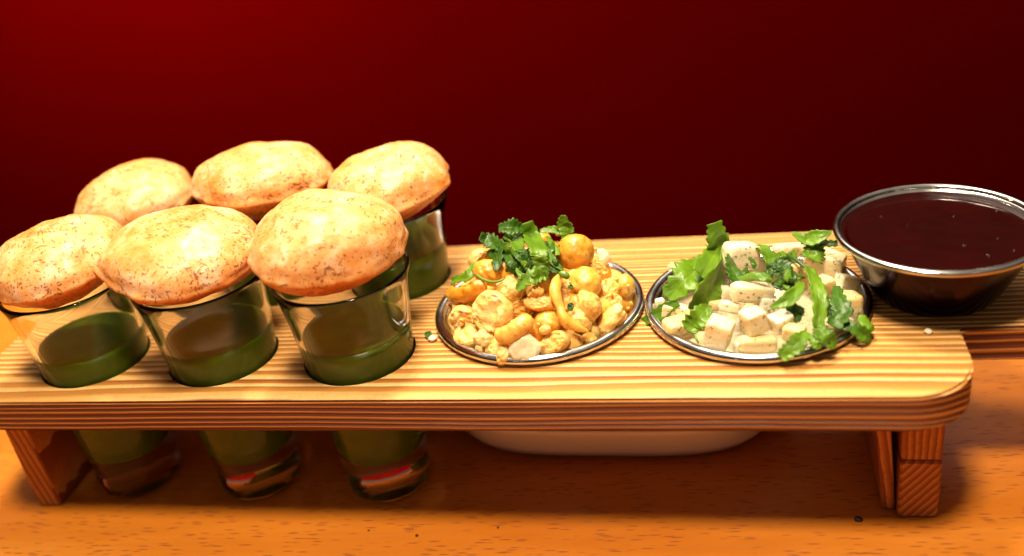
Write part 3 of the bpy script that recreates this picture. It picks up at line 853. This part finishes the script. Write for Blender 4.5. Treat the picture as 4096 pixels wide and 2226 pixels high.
PT = [
 (800, 1040, 285, 325, 'large yellow potato cube with a dark scratch at the front of the cup', (24, -24), 0.012, 0.3, False),
 (1095, 935, 255, 270, 'cream potato cube with pepper specks at the centre front', (22, 20), 0.014, 0.3, False),
 (1335, 940, 240, 215, 'clean bright white potato cube right of the cream one', (30, 28), 0.010, 0.3, False),
 (1440, 1035, 215, 185, 'white potato cube in front of the clean bright one', (25, -30), 0.016, 0.3, True),
 (1085, 690, 370, 190, 'glossy yellow potato slab in the middle, under the curved leaf', (20, 10), 0.012, 0.3, True),
 (865, 700, 140, 150, 'pale potato bit behind the left end of the yellow slab', (20, 20), 0.0, 0.3, False),
 (775, 800, 140, 110, 'crumbly pale potato bit left of the centre cubes', (20, 30), 0.006, 0.2, True),
 (895, 815, 200, 125, 'small moist potato piece below the yellow slab', (10, -12), 0.004, 0.3, True),
 (470, 1000, 300, 240, 'large pale wet potato piece at the left front by the rim', (28, 20), 0.0, 0.35, True),
 (430, 860, 220, 170, 'yellowish potato cube shaded under the big leaf', (20, -10), -0.004, 0.4, False),
 (305, 790, 90, 110, 'small white potato corner at the left rim', (20, 10), 0.0, 0.3, False),
 (420, 520, 140, 180, 'beige potato cube at the far left behind the big leaf', (20, -20), 0.0, 0.3, False),
 (1000, 370, 320, 260, 'beige potato cube with brown scorch spots at the back', (18, 14), 0.0, 0.3, True),
 (1715, 440, 370, 290, 'largest pale potato cube at the upper right under the leaves', (28, -30), 0.012, 0.3, False),
 (1700, 650, 225, 235, 'cream peppered potato cube right of the long leaf strip', (22, 26), 0.004, 0.3, False),
 (1930, 615, 240, 180, 'potato cube in shade at the right beside the sauce cup', (16, 14), -0.002, 0.3, False),
 (1915, 790, 235, 245, 'rounded tan potato lump at the right of the cup', (20, 10), 0.004, 0.3, True),
 (1870, 930, 190, 100, 'flat potato bit below the rounded tan lump', (20, 10), 0.0, 0.3, True),
 (1150, 1140, 330, 170, 'tan potato cube lying low at the front, under the others', (18, 10), -0.006, 0.4, True),
 (975, 1160, 90, 115, 'small potato crumb at the front right of the yellow cube', (20, 20), 0.002, 0.3, True),
 (1780, 1045, 210, 130, 'potato slice low at the right front behind the leaves', (20, 10), -0.004, 0.35, False),
 (1420, 330, 260, 150, 'pale potato cube at the back centre of the cup', (18, 10), -0.004, 0.3, True),
 (1440, 490, 160, 140, 'potato cube among the chopped leaves in the middle', (18, -14), -0.004, 0.4, False),
 (1690, 800, 100, 110, 'small white potato corner between two right-hand leaves', (20, 20), 0.0, 0.3, False),
 (640, 930, 200, 200, 'yellowish potato cube behind the crumpled leaf at left', (20, 12), -0.012, 0.4, False),
 (1260, 800, 220, 180, 'shaded potato cube behind the centre cubes', (20, 12), -0.02, 0.4, False),
]
for i, (x, y, w_, h_, lb, rt, of, sk, rd) in enumerate(PT):
    potato(x, y, w_, h_, lb, i + 1, rt, of, sk, rd)

# ------------------------------------------------------------------ cilantro
def leaf(pieces, mat, label, name='cilantro_leaf', cat='cilantro', group='chopped cilantro leaves', conv=c3px, dome=D1, sc=2.0, seed=1):
    """pieces: list of (spine [(x, y, lift)...], half widths px, face tilt (side, up), serration, curl)"""
    V, F, UV = [], [], []
    org = None
    for spine, hw, ft, serr, curl in pieces:
        P3 = [dpt(x, y, l, conv, dome) for x, y, l in spine]
        if org is None: org = P3[len(P3) // 2].copy()
        n, m = 46, 10
        C = catmull(P3, n)
        W = catmull([Vector((px2m(a / sc, P3[0]), 0, 0)) for a in hw], n)
        face = (-CF + CX * ft[0] + CY * ft[1]).normalized()
        b = len(V)
        for i, p in enumerate(C):
            T = (C[min(i + 1, n)] - C[max(i - 1, 0)]).normalized()
            Sd = T.cross(face).normalized(); Nn = Sd.cross(T).normalized()
            t = i / n
            w0 = max(W[i].x, 1e-5)
            for j in range(m + 1):
                v = -1 + 2 * j / m
                tooth = abs(((t * 6.5 + (0.3 if v > 0 else 0.0) + 0.1 * seed) % 1.0) - 0.35) / 0.65
                lobe = 0.5 + 0.5 * math.sin(t * 11 + (1.2 if v > 0 else 0) + seed)
                ww = w0 * (1 + 1.25 * (serr + 0.05) * (0.55 - tooth) + 0.6 * (serr + 0.08) * (lobe - 0.5))
                rp = 0.10 * w0 * math.sin(t * 9 + v * 2.2 + seed) + 0.20 * w0 * nz((t * 3, v, seed), 1.3, seed, 2) + 0.05 * w0 * nz((t * 9, v * 2.5, seed), 1.3, seed, 2)
                V.append(p - org + Sd * (v * ww) + Nn * (curl * v * v * w0 + rp))
                UV.append((t, (v + 1) / 2))
        for i in range(n):
            for j in range(m):
                a = b + i * (m + 1) + j
                F.append((a, a + 1, a + m + 2, a + m + 1))
    o = mesh(name, V, F, mat, None, org, uvs=UV)
    sd = o.modifiers.new('thickness', 'SOLIDIFY'); sd.thickness = 0.00035; sd.offset = 0
    return tag(o, label, cat, group)
L, Dk = M_herbL, M_herbD
G1 = 'cilantro on the chickpeas'; G2 = 'cilantro on the potatoes'
def h1(*pieces, mat=L, label='', seed=1): leaf(list(pieces), mat, label, group=G1, seed=seed)
h1(([(815, 185, .03), (850, 300, .045), (895, 400, .055), (905, 455, .055)], [40, 68, 72, 66], (0.1, 0.5), .10, .15), ([(905, 455, .055), (925, 540, .035), (945, 640, .015)], [64, 62, 45], (0.0, -0.5), .12, .1), label='broad bright cilantro strip folded down over the middle of the chickpeas', seed=1)
h1(([(790, 235, .01), (690, 225, .02), (590, 235, .01)], [40, 58, 30], (0, .3), .35, .2), mat=Dk, label='dark round-lobed cilantro leaf left of the broad strip', seed=2)
h1(([(440, 300, .015), (520, 340, .02), (650, 395, .02)], [36, 62, 40], (-.2, .6), .35, .2), mat=Dk, label='dark toothed cilantro leaf over the upper left yellow chickpea', seed=3)
h1(([(530, 390, .02), (585, 460, .022), (568, 570, .018)], [48, 55, 12], (-.3, .1), .35, .2), mat=Dk, label='pointed dark cilantro tip hanging down at the upper left', seed=4)
h1(([(635, 285, .02), (720, 325, .03), (735, 420, .025)], [34, 62, 40], (.2, .5), .15, .2), label='pale green cilantro piece tucked against the broad strip', seed=5)
h1(([(1110, 125, .0), (1105, 200, .005), (1160, 280, .01)], [16, 52, 45], (0, .1), .3, .15), ([(920, 250, .005), (1050, 245, .01), (1180, 280, .01)], [16, 34, 40], (0, .5), .2, .15), label='bright cilantro sprig standing highest behind the round chickpea', seed=6)
h1(([(985, 300, .02), (1030, 370, .026), (1060, 445, .025)], [22, 36, 18], (.3, .2), .1, -.3), label='light green folded sliver beside the round chickpea', seed=7)
h1(([(1175, 285, .012), (1120, 340, .02), (1085, 385, .02)], [24, 40, 20], (.2, .3), .3, .2), mat=Dk, label='dark leaf edge lying on the left shoulder of the round chickpea', seed=8)
h1(([(965, 400, .03), (1005, 480, .034), (1095, 565, .03)], [20, 34, 10], (.1, .2), .1, .2), label='narrow green cilantro shred pointing down at the right', seed=9)
h1(([(960, 610, .025), (840, 620, .035), (735, 720, .028)], [40, 62, 20], (-.1, .3), .4, .2), label='toothed cilantro leaf at the centre below the broad strip', seed=10)
h1(([(620, 400, .01), (700, 470, .012), (760, 520, .012)], [50, 62, 40], (0, .2), .35, .2), mat=Dk, label='dark cilantro leaf deep in the shade left of the strip', seed=11)
h1(([(790, 400, .01), (830, 470, .015), (700, 590, .01)], [40, 55, 30], (.2, .1), .35, .2), mat=Dk, label='dark shredded leaf under the broad strip, left side', seed=12)
h1(([(935, 330, .005), (960, 380, .01), (1000, 440, .01)], [40, 45, 30], (.2, .2), .3, .2), mat=Dk, label='dark leaf scrap between the strip and the round chickpea', seed=13)
h1(([(980, 540, .02), (1040, 570, .022), (1090, 575, .02)], [24, 26, 12], (.2, .5), .2, .2), mat=Dk, label='small dark shred at the top of the long chickpea strip', seed=14)
h1(([(380, 515, .012), (350, 600, .015), (215, 655, .012)], [14, 40, 30], (-.3, .4), .25, .2), label='soft green leaf at the far left over the crescent chickpea', seed=15)
h1(([(1150, 680, .03), (1158, 700, .03), (1160, 712, .03)], [14, 18, 8], (0, .2), .2, .1), mat=Dk, label='tiny dark leaf fleck on the large smooth chickpea', seed=16)
h1(([(1155, 825, .02), (1160, 850, .02), (1155, 885, .02)], [16, 24, 14], (0, .2), .2, .1), mat=Dk, label='tiny dark leaf fleck beside the long curved strip', seed=17)
tube('cilantro_sprig', [dpt(375, 545, .02), dpt(420, 605, .03), dpt(500, 650, .03), dpt(580, 655, .03), dpt(650, 625, .026)], [px(9, q), px(12, q), px(12, q), px(11, q), px(8, q)], M_stem, 'thin curled cilantro stem at the left of the heap', 'cilantro', G1, 3, 1, .02)
tube('cilantro_sprig', [dpt(1065, 590, .03), dpt(1110, 600, .034), dpt(1145, 630, .03)], [px(20, q), px(30, q), px(20, q)], M_stem, 'short cut green stem end above the long chickpea strip', 'cilantro', G1, 4, 1, .05)

def h2(*pieces, mat=L, label='', seed=1): leaf(list(pieces), mat, label, group=G2, conv=c4px, dome=D2, sc=2.154, seed=seed)
h2(([(740, 98, .03), (760, 220, .04), (745, 340, .045), (620, 540, .05)], [62, 95, 98, 90], (.1, .2), .22, -.1),
   ([(660, 400, .05), (560, 500, .05), (470, 600, .045), (345, 745, .03)], [70, 120, 125, 55], (-.35, .2), .30, .15),
   ([(790, 400, .045), (740, 560, .06), (640, 700, .05), (535, 835, .03)], [70, 125, 120, 30], (.6, -.25), .10, .2), label='big toothed cilantro leaf standing up at the left of the potatoes', seed=21)
h2(([(440, 770, .03), (330, 830, .035), (210, 900, .035), (85, 995, .015)], [36, 52, 60, 28], (-.1, .5), .25, .1), label='light green leaf strip hanging out over the left rim', seed=22)
h2(([(690, 800, .03), (620, 880, .04), (560, 960, .035), (540, 1030, .03)], [30, 80, 90, 30], (-.2, .2), .25, .35), label='crumpled two-tone leaf above the left front rim', seed=23)
h2(([(875, 385, .03), (880, 470, .04), (930, 560, .035), (960, 590, .03)], [30, 70, 75, 30], (.3, .2), .35, .2), mat=Dk, label='dark leaf touching the right side of the big leaf', seed=24)
h2(([(940, 575, .035), (1060, 545, .05), (1150, 560, .05), (1220, 595, .04)], [22, 40, 42, 14], (0, .5), .08, -.3), label='glossy curved leaf lying on the yellow potato slab', seed=25)
h2(([(1055, 300, .02), (1160, 335, .03), (1210, 400, .03), (1230, 460, .025)], [18, 70, 80, 40], (.1, .3), .2, .2), label='light leaf piece at the back left of the chopped cluster', seed=26)
h2(([(1230, 430, .03), (1300, 470, .04), (1360, 540, .035)], [50, 70, 30], (.1, .3), .4, .2), mat=Dk, label='dark chopped leaf in the centre of the potatoes', seed=27)
h2(([(1290, 540, .03), (1250, 500, .035), (1180, 500, .03)], [30, 50, 30], (-.3, .3), .4, .2), mat=Dk, label='small dark scrap left of the chopped centre', seed=28)
h2(([(1340, 590, .035), (1370, 520, .04), (1390, 470, .035)], [24, 34, 18], (.2, .1), .2, -.3), label='upright green shred in the chopped centre', seed=29)
h2(([(1310, 350, .02), (1390, 390, .025), (1440, 340, .02)], [24, 38, 20], (0, .3), .35, .2), label='small bright scrap at the back of the chopped cluster', seed=30)
h2(([(1530, 480, .035), (1570, 620, .05), (1600, 780, .05), (1605, 990, .035)], [48, 66, 64, 48], (.15, .25), .2, .25), label='long upright cilantro strip right of the centre', seed=31)
h2(([(1480, 605, .03), (1420, 680, .045), (1330, 760, .045), (1215, 820, .03)], [26, 50, 56, 14], (-.3, .35), .1, .4), label='smooth folded leaf slanting down left of the long strip', seed=32)
h2(([(1770, 640, .03), (1770, 740, .045), (1790, 860, .045), (1740, 975, .035)], [28, 62, 78, 62], (-.3, .2), .32, .15), mat=Dk, label='deep green toothed leaf right of the long strip', seed=33)
h2(([(1520, 1025, .035), (1440, 1090, .045), (1370, 1170, .04), (1300, 1245, .03)], [38, 66, 72, 40], (-.2, .2), .28, .15), label='cilantro leaf hanging over the front rim of the potato cup', seed=34)
h2(([(1600, 985, .035), (1660, 1060, .045), (1760, 1135, .035)], [50, 78, 40], (.2, .3), .35, .2), label='crinkled leaf at the foot of the long strip', seed=35)
h2(([(1545, 1040, .035), (1580, 1110, .045), (1620, 1160, .04)], [20, 48, 22], (0, .3), .25, -.2), label='little bright leaf bit between the two front leaves', seed=36)
h2(([(1815, 955, .03), (1900, 990, .04), (1990, 1050, .04), (2050, 1125, .03)], [30, 52, 66, 20], (.1, .4), .22, .2), label='leaf pointing out over the right front rim', seed=37)
h2(([(2010, 895, .04), (2015, 960, .05), (2050, 1020, .045)], [58, 70, 45], (.3, .2), .08, -.6), label='bright curled leaf at the right rim', seed=38)
h2(([(1430, 180, .01), (1530, 235, .02), (1640, 215, .02), (1765, 170, .01)], [14, 56, 60, 10], (0, .4), .12, .2), label='leaf lying highest at the upper right, beside the sauce cup', seed=39)
h2(([(1500, 255, .015), (1640, 270, .02), (1810, 270, .015)], [24, 36, 24], (0, .5), .4, .2), mat=Dk, label='dark leaf edge under the upper right leaf', seed=40)
h2(([(1600, 285, .03), (1585, 340, .035), (1575, 405, .03)], [60, 85, 78], (-.1, .2), .18, -.2), label='scalloped leaf on the largest pale potato cube', seed=41)
h2(([(1480, 800, .01), (1440, 860, .015), (1510, 900, .01)], [50, 70, 40], (0, .2), .3, .2), mat=Dk, label='dark leaf in the shade above the bright white cube', seed=42)
h2(([(1690, 720, .015), (1690, 820, .02), (1720, 900, .015)], [40, 60, 40], (.2, .2), .3, .2), mat=Dk, label='dark leaf between the long strip and the toothed leaf', seed=43)
h2(([(1270, 620, .01), (1340, 630, .015), (1440, 610, .01)], [30, 40, 24], (0, .3), .3, .2), mat=Dk, label='dark shred behind the smooth folded leaf', seed=44)
q2 = dpt(1200, 700, 0, c4px, D2)
tube('cilantro_sprig', [dpt(1340, 365, .04, c4px, D2), dpt(1420, 420, .045, c4px, D2), dpt(1505, 485, .04, c4px, D2)], [px(14, q2, 2.154), px(17, q2, 2.154), px(12, q2, 2.154)], mat_simple('dark_stem', (0.035, 0.10, 0.012), 0.4), 'dark thin stem across the chopped leaves at the back', 'cilantro', G2, 5, 1, .03)
tube('cilantro_sprig', [dpt(575, 1040, .03, c4px, D2), dpt(590, 1085, .03, c4px, D2), dpt(615, 1125, .025, c4px, D2)], [px(9, q2, 2.154), px(11, q2, 2.154), px(7, q2, 2.154)], M_stem, 'short stem below the crumpled leaf at the left front', 'cilantro', G2, 6, 1, .03)

rs_ = random.Random(31)
for g_, conv_, dome_, sc_, spots_, what in ((G1, c3px, D1, 2.0, [(660, 400), (730, 450), (800, 520), (870, 600), (760, 600), (1000, 400), (1040, 500), (690, 540)], 'chickpeas'),
                                 (G2, c4px, D2, 2.154, [(1250, 400), (1310, 420), (1200, 540), (1400, 560), (1350, 650), (1460, 560), (1290, 590), (1060, 440), (1000, 520), (1680, 1120)], 'potatoes')):
    for k_, (x_, y_) in enumerate(spots_):
        a_ = rs_.uniform(0, 6.28); l_ = rs_.uniform(35, 70)
        dx_, dy_ = math.cos(a_) * l_, math.sin(a_) * l_
        leaf([([(x_ - dx_, y_ - dy_, .028), (x_, y_, rs_.uniform(.03, .045)), (x_ + dx_, y_ + dy_, .028)], [10, rs_.uniform(16, 34), 8], (rs_.uniform(-.5, .5), rs_.uniform(-.2, .6)), .3, rs_.uniform(-.5, .4))],
             rs_.choice((L, Dk, Dk)), 'tiny cilantro shred among the chopped leaves on the ' + what, group='cilantro shreds on the ' + what, conv=conv_, dome=dome_, sc=sc_, seed=60 + k_)

# ------------------------------------------------------------------ the dish under the board, crumbs and specks
def dish():
    cx, cy = -0.262 * U, 1.945 * U
    def ring(hx, hy, z, n=72, e=4.0):
        out = []
        for i in range(n):
            a = 2 * math.pi * i / n
            c_, s_ = math.cos(a), math.sin(a)
            k_ = (abs(c_) ** e + abs(s_) ** e) ** (-1 / e)
            out.append((hx * k_ * c_, hy * k_ * s_, z))
        return out
    rs = [ring(0.305 * U, .32 * U, .0002), ring(0.330 * U, .345 * U, .0004), ring(0.347 * U, .362 * U, .002), ring(0.361 * U, .374 * U, .006), ring(0.375 * U, .386 * U, .014), ring(0.381 * U, .392 * U, .017),
          ring(0.381 * U, .387 * U, .0176), ring(0.380 * U, .375 * U, .0155), ring(0.355 * U, .35 * U, .0065), ring(0.325 * U, .32 * U, .004), ring(.2 * U, .15 * U, .0036)]
    V = [p for r in rs for p in r]; n = 72; F = []
    for k_ in range(len(rs) - 1):
        for i in range(n):
            j = (i + 1) % n
            F.append((k_ * n + i, k_ * n + j, (k_ + 1) * n + j, (k_ + 1) * n + i))
    F.append(tuple(range(n))[::-1]); F.append(tuple((len(rs) - 1) * n + i for i in range(n)))
    tag(mesh('dish', V, F, M_plate, None, (cx, cy, 0.0003)), 'white glazed dish on the table under the board', 'dish')
dish()
def crumb(px_, py_, z, r, mat, label, cat, seed, flat=0.6, name='crumb', group=None):
    c = on_z(px_, py_, z)
    V0, F = icosphere(2)
    V = [Vector((v.x, v.y, v.z * flat)) * (r * (1 + 0.35 * nz(v, 2.0, seed, 2))) for v in V0]
    c.z += r * flat * 0.8
    return tag(mesh(name, V, F, mat, None, c), label, cat, group)
crumb(1732, 1362, ZB, 0.0016, M_crumb, 'pale crumb on the board at the left of the chickpea cup', 'crumb', 2)
crumb(3712, 1332, ZB, 0.0014, M_crumb, 'pale crumb on the board in front of the sauce cup', 'crumb', 3, 0.5)
leaf([([(18, 1055, 0), (28, 1080, 0.002), (25, 1110, 0)], [14, 26, 12], (0, .4), .35, .2)], Dk, 'tiny green leaf bit on the board beside the pale crumb', group=None, seed=50,
     dome=dict(c=C1, R=10.0, H=0.0004, z0=ZB + 0.0004))
for i, (a, b, r, lb) in enumerate([(3433, 2081, 0.0012, 'dark speck on the table left of the right leg'), (1668, 2144, 0.0006, 'dark speck on the table in front of the middle of the board'),
                                    (1475, 2124, 0.0004, 'faint dark speck on the table before the right-hand front glass'), (1992, 2112, 0.0004, 'faint dark speck on the table right of centre')]):
    crumb(a, b, 0, r, M_speck, lb, 'speck', 10 + i, 0.5, 'speck', None)
